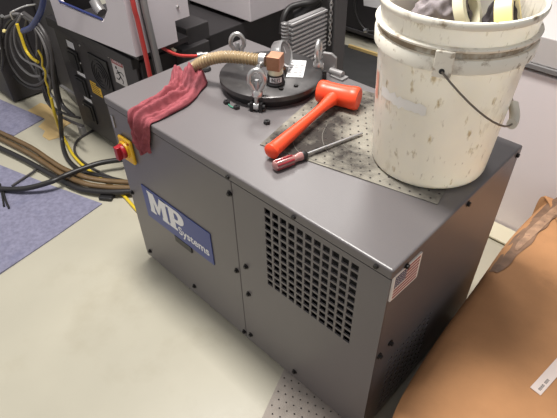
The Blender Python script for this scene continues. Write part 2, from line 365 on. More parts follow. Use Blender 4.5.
# ------------------------------------------------------------------ filter lid on the unit
LC = Vector((0.315, 0.376, ZT)); LR = 0.1515; LT = 0.04
L = thing('filter_lid', LC, 'round black steel filter lid with three galvanised lifting eyes', 'lid')
latheo('lid_plate', [(0, 0.022), (LR-0.004, 0.022), (LR, 0.024), (LR, 0.037), (LR-0.004, LT), (0, LT)], LC, (0, 0, 1), M['lidblack'], L, 64)
latheo('neck_ring', [(0, 0.0), (LR-0.014, 0.0), (LR-0.014, 0.0219), (0, 0.0219)], LC, (0, 0, 1), M['black'], L, 48)
TOPL = ZT + LT
def eye(ang, face):
    d = Vector((math.cos(ang), math.sin(ang), 0)); c = LC + d*(LR - 0.006); t = Vector((math.cos(face), math.sin(face), 0)); zz = Vector((0, 0, 1))
    base = Vector((c.x, c.y, TOPL))
    bm = bmesh.new()
    ring = [base + zz*(0.046 + 0.026*math.cos(a)*(1.08 if math.cos(a) > 0 else 1.25)) + t*(0.0205*math.sin(a)*(1 if math.cos(a) > -0.3 else 0.8)) for a in [2*math.pi*k/28 for k in range(28)]]
    sweep(bm, ring, 0.0068, 10, closed=True)
    e = done('eye_nut', bm, M['chrome'], L, smooth=True)
    latheo('eye_base', [(0, 0), (0.0155, 0), (0.0145, 0.012), (0.010, 0.017), (0, 0.017)], base, (0, 0, 1), M['chrome'], e, 18)
    latheo('stud', [(0, 0.015), (0.0065, 0.015), (0.0065, 0.044), (0.005, 0.046), (0, 0.046)], base, (0, 0, 1), M['steel'], e, 12)
    out = LC + d*(LR + 0.006)
    bm = bmesh.new(); u = Vector((-d.y, d.x, 0))
    for s in (-1, 1):
        a = out + u*s*0.013
        prism(bm, [a - d*0.02 - u*0.004, a + d*0.010 - u*0.004, a + d*0.010 + u*0.004, a - d*0.02 + u*0.004], (0, 0, 1), 0.026)
    lathe(bm, [(0, -0.024), (0.006, -0.024), (0.006, 0.024), (0, 0.024)], out + zz*0.014, u, 12)
    done('swing_clevis', bm, M['black'], L)
    bm = bmesh.new(); lathe(bm, [(0, 0.0), (0.0062, 0.0), (0.0062, 0.040), (0, 0.040)], out + Vector((0, 0, 0.004)) , (0, 0, 1), 12)
    lathe(bm, [(0, -0.007), (0.0105, -0.007), (0.0105, 0.007), (0, 0.007)], out + zz*0.014, u, 16)
    done('swing_bolt', bm, M['chrome'], L, smooth=True)
eye(math.atan2(0.247-0.376, 0.389-0.315), 0.75)
eye(math.atan2(0.381-0.376, 0.167-0.315), 0.70)
eye(math.atan2(0.49-0.376, 0.385-0.315), 2.0)
# inlet port: collar, ring, copper-coloured elbow
IP = Vector((0.377, 0.333, TOPL))
latheo('inlet_collar', [(0, 0), (0.026, 0), (0.027, 0.006), (0.024, 0.010), (0.024, 0.032), (0, 0.032)], IP, (0, 0, 1), M['black'], L, 32)
latheo('inlet_ring', [(0, 0.0321), (0.021, 0.0321), (0.021, 0.046), (0, 0.046)], IP, (0, 0, 1), M['tapec'], L, 28)
bm = bmesh.new(); box(bm, (-0.019, -0.021, 0.0), (0.019, 0.021, 0.040))
rot = Matrix.Translation(IP + Vector((0, 0, 0.0461))) @ Matrix.Rotation(0.42, 4, 'Z')
bmesh.ops.transform(bm, matrix=rot, verts=bm.verts); done('elbow_block', bm, M['copper'], L, bevel=0.002)
# wrapped band lettering INLET
bandc = IP + Vector((0, 0, 0.0125)); face0 = math.atan2(CAM_C.y - IP.y, CAM_C.x - IP.x)
bm = bmesh.new(); NB = 14; rr = 0.0247
for k in range(NB):
    a0 = face0 - 0.75 + 1.5*k/NB; a1 = face0 - 0.75 + 1.5*(k+1)/NB
    q = [bandc + Vector((math.cos(a)*r_, math.sin(a)*r_, h)) for a, r_, h in ((a0, rr, 0.001), (a1, rr, 0.001), (a1, rr, 0.016), (a0, rr, 0.016))]
    bm.faces.new([bm.verts.new(v) for v in q])
band = done('inlet_band', bm, M['white'], L)
cu = bpy.data.curves.new('lettering', 'FONT'); cu.body = 'INLET'; cu.size = 0.0150; cu.offset = 0.0003; cu.align_x = 'CENTER'
t = bpy.data.objects.new('lettering', cu); COL.objects.link(t)
me = bpy.data.meshes.new_from_object(t.evaluated_get(bpy.context.evaluated_depsgraph_get())); bpy.data.objects.remove(t)
for v in me.vertices:
    a = face0 + v.co.x*0.66/rr; v.co = bandc + Vector((math.cos(a)*(rr+0.0006), math.sin(a)*(rr+0.0006), 0.0035 + v.co.y))
me.materials.clear(); link('band_lettering', me, M['ink'], band)
# pressure gauge beside the elbow
GP = Vector((0.340, 0.414, TOPL + 0.052)); GA = Vector((0.82, 0.31, 0.30)).normalized()
G = latheo('pressure_gauge', [(0, -0.030), (0.035, -0.030), (0.038, -0.026), (0.038, 0.0), (0.035, 0.003), (0.032, 0.001), (0.032, -0.002), (0.0, -0.002)], GP, GA, M['chrome'], L, 36)
latheo('gauge_dial', [(0, -0.0015), (0.0315, -0.0015), (0.0315, -0.0005), (0, -0.0005)], GP, GA, M['greycable'], G, 28)
gu, gv, ga = frame(GA)
bm = bmesh.new(); prism(bm, [GP + gu*-0.001, GP + gu*0.001, GP + gu*0.0006 + gv*0.02, GP - gu*0.0006 + gv*0.02], GA, 0.0006); done('gauge_needle', bm, M['white'], G)
latheo('gauge_stem', [(0, 0), (0.010, 0), (0.010, 0.016), (0.007, 0.017), (0.007, 0.026), (0, 0.026)], Vector((GP.x - 0.012, GP.y - 0.002, TOPL)), (0, 0, 1), M['copper'], L, 12)
# paper label on the lid, with lines of small print
lq = [px(u, v, 2, TOPL + 0.0004) for u, v in ((286, 77), (303, 77.5), (306.5, 61), (290.5, 60))]
PB = quad_plate('instruction_label', lq, (0, 0, 1), 0.0008, M['white'], L)
bm = bmesh.new(); random.seed(3)
for i in range(6):
    for k in range(3):
        u0, u1 = 0.08 + 0.31*k, 0.08 + 0.31*k + 0.24*random.uniform(.6, 1); v0 = 0.08 + 0.145*i; v1 = v0 + 0.055
        f = lambda u, v: (lq[0]*(1-u) + lq[1]*u)*(1-v) + (lq[3]*(1-u) + lq[2]*u)*v + Vector((0, 0, 0.0010))
        prism(bm, [f(u0, v0), f(u1, v0), f(u1, v1), f(u0, v1)], (0, 0, 1), 0.0002)
tag(done('small_print', bm, M['greycable'], PB), kind='stuff')
for q in ((0.412, 0.318), (0.43, 0.36)):
    latheo('lid_bolt', [(0, 0), (0.007, 0), (0.007, 0.005), (0, 0.005)], (q[0], q[1], TOPL), (0, 0, 1), M['screw'], L, 6)
# hinge lug behind the lid
HL = thing('hinge_lug', (0.43, 0.553, ZT), 'light grey bent hinge lug behind the right lifting eye', 'bracket')
bm = bmesh.new()
prism(bm, [(0.375, 0.540, ZT), (0.415, 0.556, ZT), (0.415, 0.556, ZT+0.05), (0.400, 0.550, ZT+0.062), (0.375, 0.540, ZT+0.062)], (-0.37, 0.93, 0), 0.012); done('upright', bm, M['pipe'], HL, bevel=0.002)
bm = bmesh.new(); lathe(bm, [(0, 0), (0.011, 0), (0.011, 0.045), (0, 0.045)], (0.405, 0.545, ZT+0.0115), (0.9, 0.05, 0), 16); done('barrel', bm, M['pipe'], HL, smooth=True)
boxo('foot_plate', (0.415, 0.529, ZT), (0.463, 0.560, ZT+0.006), M['pipe'], HL, 0.001)

# ------------------------------------------------------------------ corrugated hose
hp = smoothpath([Vector((0.352, 0.322, TOPL+0.066)), px(258, 60, 2, 0.792), px(240, 57.5, 2, 0.790), px(222, 57, 2, 0.782), px(206, 60.5, 2, 0.765), px(196, 66.5, 2, 0.734), px(190.5, 72, 2, 0.713), px(186.5, 78, 2, 0.7085)], 36)
nr = 40
bm = bmesh.new(); sweep(bm, hp, lambda t: 0.0160 + 0.0020*math.cos(t*nr*2*math.pi), 16)
H = tag(done('corrugated_hose', bm, M['hosetan'], None, smooth=True, auto=False), 'tan corrugated suction hose arching from the inlet elbow to the red rag', 'hose')
bm = bmesh.new(); sweep(bm, smoothpath([Vector((0.352, 0.322, TOPL+0.066)) + d for d in (Vector((0, 0, 0)), Vector((-0.016, -0.007, 0)))], 2), 0.0185, 18)
done('hose_clamp', bm, M['chrome'], H, smooth=True)
latheo('clamp_screw', [(0, 0), (0.006, 0), (0.006, 0.022), (0, 0.022)], (0.347, 0.303, TOPL+0.052), (0.3, -0.5, 0.3), M['chrome'], H, 10)

# ------------------------------------------------------------------ red rag
def rag():
    NS, NT = 110, 64
    # flat shape: centre line and half width; y below the front edge hangs down
    cl = [(0.106, 0.250), (0.130, 0.210), (0.156, 0.160), (0.176, 0.108), (0.184, 0.056), (0.182, 0.000), (0.180, -0.060), (0.186, -0.104)]
    cw = [0.036, 0.056, 0.060, 0.057, 0.056, 0.054, 0.040, 0.026]
    C = smoothpath([Vector((a, b, 0)) for a, b in cl], 14); K = len(C)
    Wd = smoothpath([Vector((a, 0, 0)) for a in cw], 14)
    y0, r = 0.003, 0.006; L_ = r*math.pi/2; verts = []
    for i in range(NS + 1):
        s = i / NS; f = s*(K-1); k = min(int(f), K-2); fr = f - k
        c = C[k].lerp(C[k+1], fr); T_ = (C[k+1] - C[k]).normalized(); N = Vector((-T_.y, T_.x, 0)); wd = Wd[k].lerp(Wd[k+1], fr).x
        for j in range(NT + 1):
            t = -1 + 2*j/NT
            tt = t*(1 + 0.16*noise.noise(Vector((s*6, 4.0 if t > 0 else 8.0, 5.0))))
            p = c - N*(tt*wd) + T_*(0.016*noise.noise(Vector((t*2.2, 1.3, 0))) * (1 if s > 0.9 or s < 0.08 else 0.3))
            edge = max(0.0, 1 - abs(t)**6); w1 = noise.noise(Vector((s*3.2, t*0.8, 2))); w2 = noise.noise(Vector((s*5.0, t*1.2, 9)))
            ridge = 1 - abs(math.sin(t*4.2 + 1.6*s + 1.3*w1 + 0.4)); ridge2 = 1 - abs(math.sin(t*9.0 - 2.2*s + 1.8*w2))
            h = edge*(0.026*ridge**1.4 + 0.010*ridge2**1.3)*(0.55 + 0.45*min(1, (1-s)*2.2))
            h += edge*0.030*math.exp(-((s-0.12)/0.085)**2)*(1 + 0.4*noise.noise(Vector((s*16, t*3.5, 4))))
            h += 0.008*edge*abs(noise.noise(Vector((s*15, t*4.5, 21)))) + 0.006*edge*abs(noise.noise(Vector((s*30, t*8, 31)))) + 0.002*noise.noise(Vector((s*60, t*14, 2))) + 0.0035
            h *= min(1.0, 0.06 + s/0.10); h = max(h, 0.0025)
            if p.y >= y0: q = Vector((p.x, p.y, ZT + h))
            else:
                d = y0 - p.y
                if d < L_: a = d/r; q = Vector((p.x, y0 - (r+h)*math.sin(a), ZT - r + (r+h)*math.cos(a)))
                else: q = Vector((p.x, y0 - r - h, ZT - r - (d - L_)))
            verts.append(q)
    faces = []
    for i in range(NS):
        for j in range(NT):
            a = i*(NT+1)+j; faces.append((a, a+1, a+NT+2, a+NT+1))
    me = bpy.data.meshes.new('shop_rag'); me.from_pydata([tuple(v) for v in verts], [], faces); me.update()
    o = link('shop_rag', me, M['rag'], None, True)
    sm = o.modifiers.new('smooth', 'SMOOTH'); sm.iterations = 2; sm.factor = 0.5
    md = o.modifiers.new('thick', 'SOLIDIFY'); md.thickness = 0.0022; md.offset = 0.0
    return tag(o, 'crumpled red shop rag hanging over the front edge of the grey unit', 'rag')
rag()

# ------------------------------------------------------------------ small black bits on the unit
for k, (u, v, lab) in enumerate(((226.8, 103.4, 'small black nut nearest the corrugated hose on the grey unit'), (236.7, 108.6, 'small black nut between the front lifting eye and red rag'), (267, 123.5, 'lone small black nut beside the orange mallet handle'))):
    c = px(u, v, 2, ZT)
    o = latheo('loose_nut', [(0.003, 0), (0.0085, 0), (0.0095, 0.002), (0.0095, 0.007), (0.0085, 0.009), (0.003, 0.009)], c, (0, 0, 1), M['black'], None, 6, closed=True)
    tag(o, lab, 'nut', 'loose black nuts')
a, b = px(228.5, 104.5, 2, ZT+0.003), px(234.5, 107.6, 2, ZT+0.003)
tag(tube('wire_scrap', [a, (a+b)/2 + Vector((0.004, -0.003, 0)), b], 0.0024, M['green'], None, 6, 6), 'scrap of green wire between two small black nuts', 'wire')
c = px(205.6, 70, 2, ZT)
o = latheo('rubber_bung', [(0, 0), (0.017, 0), (0.018, 0.004), (0.014, 0.010), (0.007, 0.011), (0.007, 0.017), (0, 0.018)], c, (0, 0, 1), M['black'], None, 24)
tag(o, 'black round rubber bung under the arch of the tan hose', 'bung')

# ------------------------------------------------------------------ absorbent pads
def pad(name, corner, e1, w, h, z, m, label, group, sp=0.0235, marks=False):
    e1 = Vector((e1[0], e1[1], 0)).normalized(); e2 = Vector((-e1.y, e1.x, 0)); c = Vector((corner[0], corner[1], z))
    NX, NY = 40, 34; bm = bmesh.new(); g = []
    for j in range(NY+1):
        for i in range(NX+1):
            p = c + e1*(w*i/NX) + e2*(h*j/NY); p.z += 0.0022 + 0.0009*noise.noise(p*18)
            g.append(bm.verts.new(p))
    for j in range(NY):
        for i in range(NX): bm.faces.new((g[j*(NX+1)+i], g[j*(NX+1)+i+1], g[(j+1)*(NX+1)+i+1], g[(j+1)*(NX+1)+i]))
    r = bmesh.ops.extrude_face_region(bm, geom=bm.faces[:])
    for v in [x for x in r['geom'] if isinstance(x, bmesh.types.BMVert)]: v.co.z = z + 0.0004
    o = done(name, bm, m, None, smooth=True); tag(o, label, 'pad', group)
    bm = bmesh.new(); j = 0; y = sp*0.5
    while y < h:
        x = sp*(0.5 + 0.5*(j % 2))
        while x < w:
            p = c + e1*x + e2*y; p.z += 0.0030 + 0.0009*noise.noise(p*18)
            prism(bm, [p + Vector((math.cos(a)*0.0026, math.sin(a)*0.0026, 0)) for a in [math.pi*k/3 for k in range(6)]], (0, 0, 1), 0.0002)
            x += sp
        y += sp; j += 1
    tag(done('dimples', bm, M['dot'], o), kind='stuff')
    if marks:
        for pts in ([(327, 124), (322.5, 134), (324, 145), (331, 155), (347.8, 163.5), (366, 166.5)], [(296, 134), (293, 141), (298, 151), (312, 159.5), (333, 166), (354, 170.5), (368, 171)], [(345, 126), (340, 134), (343, 144), (354, 152), (370, 156)]):
            q = []; bm = bmesh.new(); P_ = smoothpath([px(u, v, 2, z + 0.003) for u, v in pts], 8)
            for k, v in enumerate(P_):
                d = (P_[min(k+1, len(P_)-1)] - P_[max(k-1, 0)]).normalized(); n_ = Vector((-d.y, d.x, 0))*0.0009
                v.z = z + 0.00265 + 0.0009*noise.noise(v*18); q.append((bm.verts.new(v - n_), bm.verts.new(v + n_)))
            for k in range(len(q)-1): bm.faces.new((q[k][0], q[k][1], q[k+1][1], q[k+1][0]))
            done('ring_stain', bm, M['stain'], o)
    return o
pad('absorbent_pad', (0.520, 0.126), (0.444, 0.094), 0.454, 0.385, ZT, M['pad'], 'dimpled grey absorbent pad with oil stains under the white bucket', 'dimpled absorbent pads', marks=True)
lean = Vector((-0.056, 0.147, 0)).normalized(); e1 = Vector((lean.y, -lean.x, 0)); cc = Vector((0.707, 0, 0)) + lean*0.026 - lean*0.385
pad('absorbent_pad', (cc.x, cc.y), (e1.x, e1.y), 0.25, 0.385, 0.0, M['padfloor'], 'dimpled tan absorbent pad on the floor in front of the vent grille', 'dimpled absorbent pads')

# ------------------------------------------------------------------ orange dead-blow mallet
HM = thing('mallet', (0.55, 0.38, ZT+0.003), 'orange dead-blow mallet lying on the absorbent pad', 'mallet')
hr = 0.0315; hz = ZT + 0.004 + hr
hA = Vector((0.490, 0.388, hz)); hB = Vector((0.600, 0.424, hz)); ax = (hB - hA).normalized(); hl = (hB - hA).length
bm = bmesh.new(); lathe(bm, [(0, 0), (hr*0.90, 0), (hr, 0.006), (hr, 0.022), (hr*0.95, 0.027), (hr*0.93, hl/2), (hr*0.95, hl-0.027), (hr, hl-0.022), (hr, hl-0.006), (hr*0.90, hl), (0, hl)], hA, ax, 40)
done('mallet_head', bm, M['orange'], HM, smooth=True)
mid = hA.lerp(hB, 0.46); end = Vector((0.584, 0.104, ZT + 0.004 + 0.0185))
hd = (end - mid)
pts = [mid + hd*t for t in (0.0, 0.1, 0.2, 0.32, 0.46, 0.6, 0.75, 0.88, 0.96, 1.0)]
rad = [0.020, 0.0185, 0.0150, 0.0125, 0.0125, 0.0140, 0.0160, 0.0172, 0.0180, 0.0165]
for p_, r_ in zip(pts, rad): p_.z = max(p_.z, ZT + 0.004 + r_)
path = smoothpath(pts, 6); rp = [v.x for v in smoothpath([Vector((r_, 0, 0)) for r_ in rad], 6)]
bm = bmesh.new(); sweep(bm, path, lambda t: rp[int(round(t*(len(rp)-1)))], 20); done('mallet_handle', bm, M['orange'], HM, smooth=True)
hdn = hd.normalized()
latheo('butt_cap', [(0, -0.002), (0.0172, -0.002), (0.0195, 0.003), (0.0195, 0.010), (0.013, 0.0155), (0, 0.017)], path[-1] - hdn*0.006, hdn, M['orange'], HM, 24)

# ------------------------------------------------------------------ screwdriver
sA = px(273.5, 166.5, 2, ZT + 0.0135); sT = px(362.5, 133.2, 2, ZT + 0.008)
SD = thing('screwdriver', Vector((sA.x, sA.y, ZT)), 'screwdriver with red and clear ribbed handle and steel shaft', 'screwdriver')
sd = (sT - sA).normalized(); hL = 0.092
latheo('steel_shaft', [(0, 0), (0.0034, 0), (0.0034, (sT-sA).length-hL-0.014), (0.0024, (sT-sA).length-hL), (0, (sT-sA).length-hL)], sA + sd*hL, sd, M['steel'], SD, 12)
bm = bmesh.new(); su, sv, sa = frame(sd); n = 24
prof = [(0.0, 0.008), (0.003, 0.0125), (0.012, 0.0135), (0.05, 0.0125), (0.058, 0.0098), (0.064, 0.0095), (0.074, 0.0115), (0.080, 0.0112)]
R_ = []
for h, r in prof:
    ring = []
    for k in range(n):
        a = 2*math.pi*k/n; rr = r*(0.91 + 0.09*math.cos(6*a)) if 0.002 < h < 0.056 else r*0.95
        ring.append(bm.verts.new(sA + sd*h + su*math.cos(a)*rr + sv*math.sin(a)*rr))
    R_.append(ring)
for A_, B_ in zip(R_, R_[1:]):
    for k in range(n): bm.faces.new((A_[k], A_[(k+1) % n], B_[(k+1) % n], B_[k]))
bm.faces.new(R_[0][::-1]); bm.faces.new(R_[-1])
hdl = done('handle', bm, M['clear'], SD, smooth=True)
for k in range(6):
    a = 2*math.pi*(k+0.5)/6; o_ = su*math.cos(a)*0.0112 + sv*math.sin(a)*0.0112
    bm = bmesh.new(); sweep(bm, [sA + sd*0.006 + o_, sA + sd*0.03 + o_, sA + sd*0.052 + o_], 0.0026, 8); done('red_insert', bm, M['amber'], hdl, smooth=True)
latheo('black_ferrule', [(0, 0), (0.0105, 0), (0.0115, 0.004), (0.0105, 0.012), (0.006, 0.0165), (0, 0.0165)], sA + sd*0.0785, sd, M['black'], SD, 18)

# ------------------------------------------------------------------ bucket
BC = Vector((0.855, 0.360, ZT + 0.0035)); BH = 0.375
B = thing('bucket', BC, 'grimy white plastic bucket standing on the absorbent pad', 'bucket')
def br(h): return 0.1325 + (0.152 - 0.1325)*h/BH
latheo('bucket_wall', [(0, 0.0), (0.126, 0.0), (0.131, 0.004), (0.1325, 0.010), (br(.15), .15), (br(.27), .27), (br(.34), .34), (br(.372), .372), (br(.372)-0.0035, .372), (br(.27)-0.0035, .27), (0.129, 0.012), (0, 0.008)], BC, (0, 0, 1), M['bucket'], B, 72)
latheo('rolled_rim', [(0.150, .364), (0.1555, .3635), (0.1575, .368), (0.1575, .373), (0.1555, .3765), (0.150, .377), (0.1485, .373)], BC, (0, 0, 1), M['bucketrim'], B, 72, closed=True)
for h0, h1, pr in ((0.325, 0.3315, 0.0085), (0.284, 0.311, 0.0095)):
    r0 = br(h0)
    latheo('stiffening_ring', [(r0-0.002, h0), (r0+pr-0.001, h0), (r0+pr, h0+0.001), (r0+pr+0.001, h1-0.002), (r0+pr-0.0005, h1), (r0-0.001, h1+0.001)], BC, (0, 0, 1), M['bucketrim'], B, 72, closed=True)
latheo('grime_band', [(br(.312)-0.001, .312), (br(.312)+0.0012, .312), (br(.324)+0.0012, .324), (br(.324)-0.001, .324)], BC, (0, 0, 1), M['grime'], B, 72, closed=True)
ea = math.atan2(-0.16, 0.035) + 0.17
ed = Vector((math.cos(ea), math.sin(ea), 0)); eu = Vector((-ed.y, ed.x, 0)); zz = Vector((0, 0, 1))
EH = 0.291
for s in (1, -1):
    c = BC + ed*s*(br(.28)+0.0095) + zz*(EH)
    bm = bmesh.new(); prism(bm, [c - eu*0.017 - zz*0.013, c + eu*0.017 - zz*0.013, c + eu*0.017 + zz*0.037, c - eu*0.017 + zz*0.037], ed*s, 0.0065); done('bail_ear', bm, M['bucketrim'], B, bevel=0.002)
    latheo('ear_hole', [(0, 0), (0.0052, 0), (0.0052, 0.0072), (0, 0.0072)], c, ed*s, M['ink'], B, 12)
# bail: half loop hanging against the right-hand side
bp = []; RB = br(.28) + 0.0175
swing = Matrix.Rotation(-0.14, 3, 'Z') @ eu
for k in range(25):
    a = math.pi*k/24
    h = EH - 0.140*math.sin(a)
    bp.append(BC + ed*(math.cos(a)*RB) + swing*(math.sin(a)*(br(0.17) + 0.016)) + zz*h)
bm = bmesh.new(); sweep(bm, bp, 0.0021, 8); BL = done('bail', bm, M['wire'], B, smooth=True)
bm = bmesh.new(); sweep(bm, bp[10:15], 0.0105, 14); done('bail_grip', bm, M['grip'], BL, smooth=True)
# torn label scrap and orange-pink patch on the wall
def on_wall(a, h, off=0.0009): return BC + Vector((math.cos(a), math.sin(a), 0))*(br(h)+off) + zz*h
def wall_patch(name, a0, a1, h0, h1, m, seed, off=0.0009):
    bm = bmesh.new(); n = 16; q = []
    for k in range(n+1):
        a = a0 + (a1-a0)*k/n; e = 0.012*noise.noise(Vector((k*0.7, seed, 1))); e2 = 0.010*noise.noise(Vector((k*0.9, seed, 7)))
        q.append((bm.verts.new(on_wall(a, h0+e, off)), bm.verts.new(on_wall(a, h1+e2, off))))
    for k in range(n): bm.faces.new((q[k][0], q[k+1][0], q[k+1][1], q[k][1]))
    return done(name, bm, m, B, smooth=True)
wall_patch('label_scrap', ea-0.92, ea-0.10, 0.186, 0.208, M['patch'], 2.0)
wall_patch('orange_patch', ea-1.20, ea-1.06, 0.165, 0.225, M['pinkpatch'], 5.0)

# things inside the bucket
def cloth_lump(name, c, rx, ry, rz, m, seed, label, cat):
    bm = bmesh.new(); bmesh.ops.create_icosphere(bm, subdivisions=5, radius=1.0)
    for v in bm.verts:
        d = v.co.normalized(); r = 1 + 0.16*noise.noise(d*1.7 + Vector((seed, 0, 0))) - 0.13*abs(noise.noise(d*2.6 + Vector((0, seed, 0))))*1.6 + 0.03*math.sin(14*d.x + 9*d.y + 5*noise.noise(d*2))
        v.co = Vector((c[0] + d.x*rx*r, c[1] + d.y*ry*r, c[2] + d.z*rz*r))
    return tag(done(name, bm, m, None, smooth=True, auto=False), label, cat)
cloth_lump('grey_cloth', (0.806, 0.398, 1.000), 0.068, 0.062, 0.066, M['cloth'], 2.1, 'crumpled grey woven cloth in the white bucket', 'cloth')
cloth_lump('dark_cloth', (0.915, 0.425, 0.985), 0.036, 0.040, 0.080, M['clothdark'], 6.4, 'charcoal cloth between the two tape rolls in the bucket', 'cloth')
def tape_roll(name, c, axis, ro, ri, wd, m, label):
    o = latheo(name, [(ri, -wd/2), (ro, -wd/2), (ro, wd/2), (ri, wd/2)], c, axis, m, None, 48, closed=True)
    latheo('cardboard_core', [(ri-0.003, -wd/2), (ri-0.0002, -wd/2), (ri-0.0002, wd/2), (ri-0.003, wd/2)], c, axis, M['tapec'], o, 40, closed=True)
    latheo('hollow_shade_disc', [(0, -wd/2+0.001), (ri-0.0032, -wd/2+0.001), (ri-0.0032, -wd/2+0.003), (0, -wd/2+0.003)], c, axis, M['ink'], o, 32)  # ink-black disc paints the shade in the roll's open centre
    return tag(o, label, 'tape roll', 'tape rolls in the bucket')
tape_roll('tape_roll', (0.868, 0.372, 1.036), (0.80, 0.16, 0.44), 0.050, 0.037, 0.020, M['tapec'], 'cream tape roll standing beside the grey cloth in the bucket')
tape_roll('tape_roll', (0.944, 0.392, 1.025), (0.86, 0.26, 0.34), 0.060, 0.047, 0.030, M['tapey'], 'yellow tape roll standing at the right side of the bucket')

# ------------------------------------------------------------------ cardboard box
CB = thing('cardboard_box', (1.45, 0.34, 0), 'large brown cardboard box beside the slotted side of the unit', 'box')
def carton():
    # footprint: left edge follows the edge in view, the rest is an ordinary oblong
    left = [(1.170, -0.30), (1.125, -0.16), (1.090, -0.055), (1.066, 0.04), (1.046, 0.23), (1.033, 0.48), (1.020, 0.70), (1.024, 0.88), (1.034, 0.96)]
    foot = left + [(1.07, 1.00), (1.80, 1.00), (1.86, 0.95), (1.87, -0.30), (1.80, -0.36), (1.24, -0.36)]
    P = smoothpath([Vector((a, b, 0)) for a, b in foot + foot[:1]], 4)[:-1]
    cen = Vector((1.46, 0.34, 0)); bm = bmesh.new(); rings = []
    prof = [(1.0, 0.0), (1.0, 0.12), (1.0, 0.235), (0.997, 0.258), (0.988, 0.275), (0.972, 0.288), (0.945, 0.297), (0.90, 0.302), (0.80, 0.306), (0.5, 0.310), (0.25, 0.311)]
    for s, h in prof:
        rings.append([bm.verts.new(Vector((cen.x + (p.x-cen.x)*s, cen.y + (p.y-cen.y)*s, h + (0.003*noise.noise(p*5 + Vector((0, 0, s*3))) if h > 0.1 else 0)))) for p in P])
    k = len(P)
    for A_, B_ in zip(rings, rings[1:]):
        for i in range(k): bm.faces.new((A_[i], A_[(i+1) % k], B_[(i+1) % k], B_[i]))
    bm.faces.new(rings[-1]); bm.faces.new(rings[0][::-1])
    return done('carton', bm, M['card'], CB, smooth=True, auto=False)
carton()
# shipping label
def cz(x, y): return 0.4585
a_, b_, c_, d_ = [px(u, v, 2, 0.3115) for u, v in ((532.4, 386), (540.5, 395.6), (557, 377), (557, 356))]
xd = (c_ - b_).normalized(); yd = Vector((-xd.y, xd.x, 0)); o_ = b_ + Vector((0, 0, 0))
LB = quad_plate('shipping_label', [o_, o_ + xd*0.16, o_ + xd*0.16 + yd*0.026, o_ + yd*0.026], (0, 0, 1), 0.0012, M['lab'], CB)
bm = bmesh.new()   # two short groups of blurred, unreadable printed characters: four, then three
for q in (0, 1, 2, 3, 5, 6, 7):
    for dx, w_, h0, h1 in ((0.0, 0.0012, 0.0, 0.006), (0.0012, 0.0018, 0.0048, 0.006), (0.0028, 0.0010, 0.0, 0.0055)):
        c = o_ + xd*(0.010 + 0.0052*q + dx) + yd*0.006 + Vector((0, 0, 0.00125))
        prism(bm, [c + yd*h0, c + xd*w_ + yd*h0, c + xd*w_ + yd*h1, c + yd*h1], (0, 0, 1), 0.0002)
tag(done('label_print', bm, M['ink'], LB), kind='stuff')
# wrinkled torn strip along the far left corner of the carton
def carton_z(dx):
    P = [(0, 0.235), (0.0013, 0.258), (0.0052, 0.275), (0.012, 0.288), (0.024, 0.297), (0.043, 0.302), (0.086, 0.306), (0.215, 0.310)]
    for (a, b), (c, d) in zip(P, P[1:]):
        if dx < c: return b + (d-b)*max(0, (dx-a))/(c-a)
    return 0.311
def scuff(name, m, s0, s1, c0, c1, hw, seed, lift):
    """thin torn paper lying on the rounded shoulder of the carton: along y, offset c from the edge"""
    bm = bmesh.new(); NS, NT = 34, 8; g = []
    for i in range(NS+1):
        s = i/NS
        for j in range(NT+1):
            t = j/NT - 0.5
            wd = hw*(0.35 + 0.75*math.sin(math.pi*s)**0.6)*(1 + 0.5*noise.noise(Vector((s*7, 3 if t > 0 else 9, seed))))
            y = s0 + (s1-s0)*s; dx = max(0.003, c0 + (c1-c0)*s + t*wd)
            edge = 1.020 + (0.059*(0.70-y)/1.0 if y < 0.70 else 0.047*(y-0.70)/1.0)
            g.append(bm.verts.new((edge + dx + 0.004 - lift*0.7*max(0.0, 1 - dx/0.08), y, carton_z(dx) + lift + 0.0012*noise.noise(Vector((s*14, t*4, seed))))))
    for i in range(NS):
        for j in range(NT): bm.faces.new((g[i*(NT+1)+j], g[i*(NT+1)+j+1], g[(i+1)*(NT+1)+j+1], g[(i+1)*(NT+1)+j]))
    return done(name, bm, m, CB, smooth=True, auto=False)
scuff('dirty_edge', M['dirtcard'], 0.52, 1.00, 0.022, 0.040, 0.060, 4.0, 0.004)
scuff('torn_strip', M['scuff'], 0.64, 0.96, 0.040, 0.052, 0.024, 7.0, 0.0050)

# ------------------------------------------------------------------ machine tool behind, left
YP = 0.32
MT = thing('machine_tool', (-0.7, 1.1, 0), 'light grey machine enclosure on a black base behind the grey unit', 'machine')
boxo('black_base', (-1.00, 0.335, 0.03), (-0.345, 1.40, 0.570), M['mbase'], MT, 0.004)
boxo('base_foot', (-0.9, 0.42, 0.0), (-0.45, 1.35, 0.03), M['rubber'], MT)
boxo('socket_panel', (-1.025, YP, 0.03), (-0.36, 0.3345, 0.548), M['mbase3'], MT, 0.003)
boxo('panel_lip', (-1.03, 0.300, 0.5485), (-0.35, 0.3345, 0.592), M['mbase'], MT, 0.003)
# light grey enclosure with a corner window
def wpoly(name, pixels, y, t, m, par):
    return quad_plate(name, [px(u, v, 1, y) for u, v in pixels], (0, 1, 0), t, m, par)
ZE = 0.632; XE = -0.253
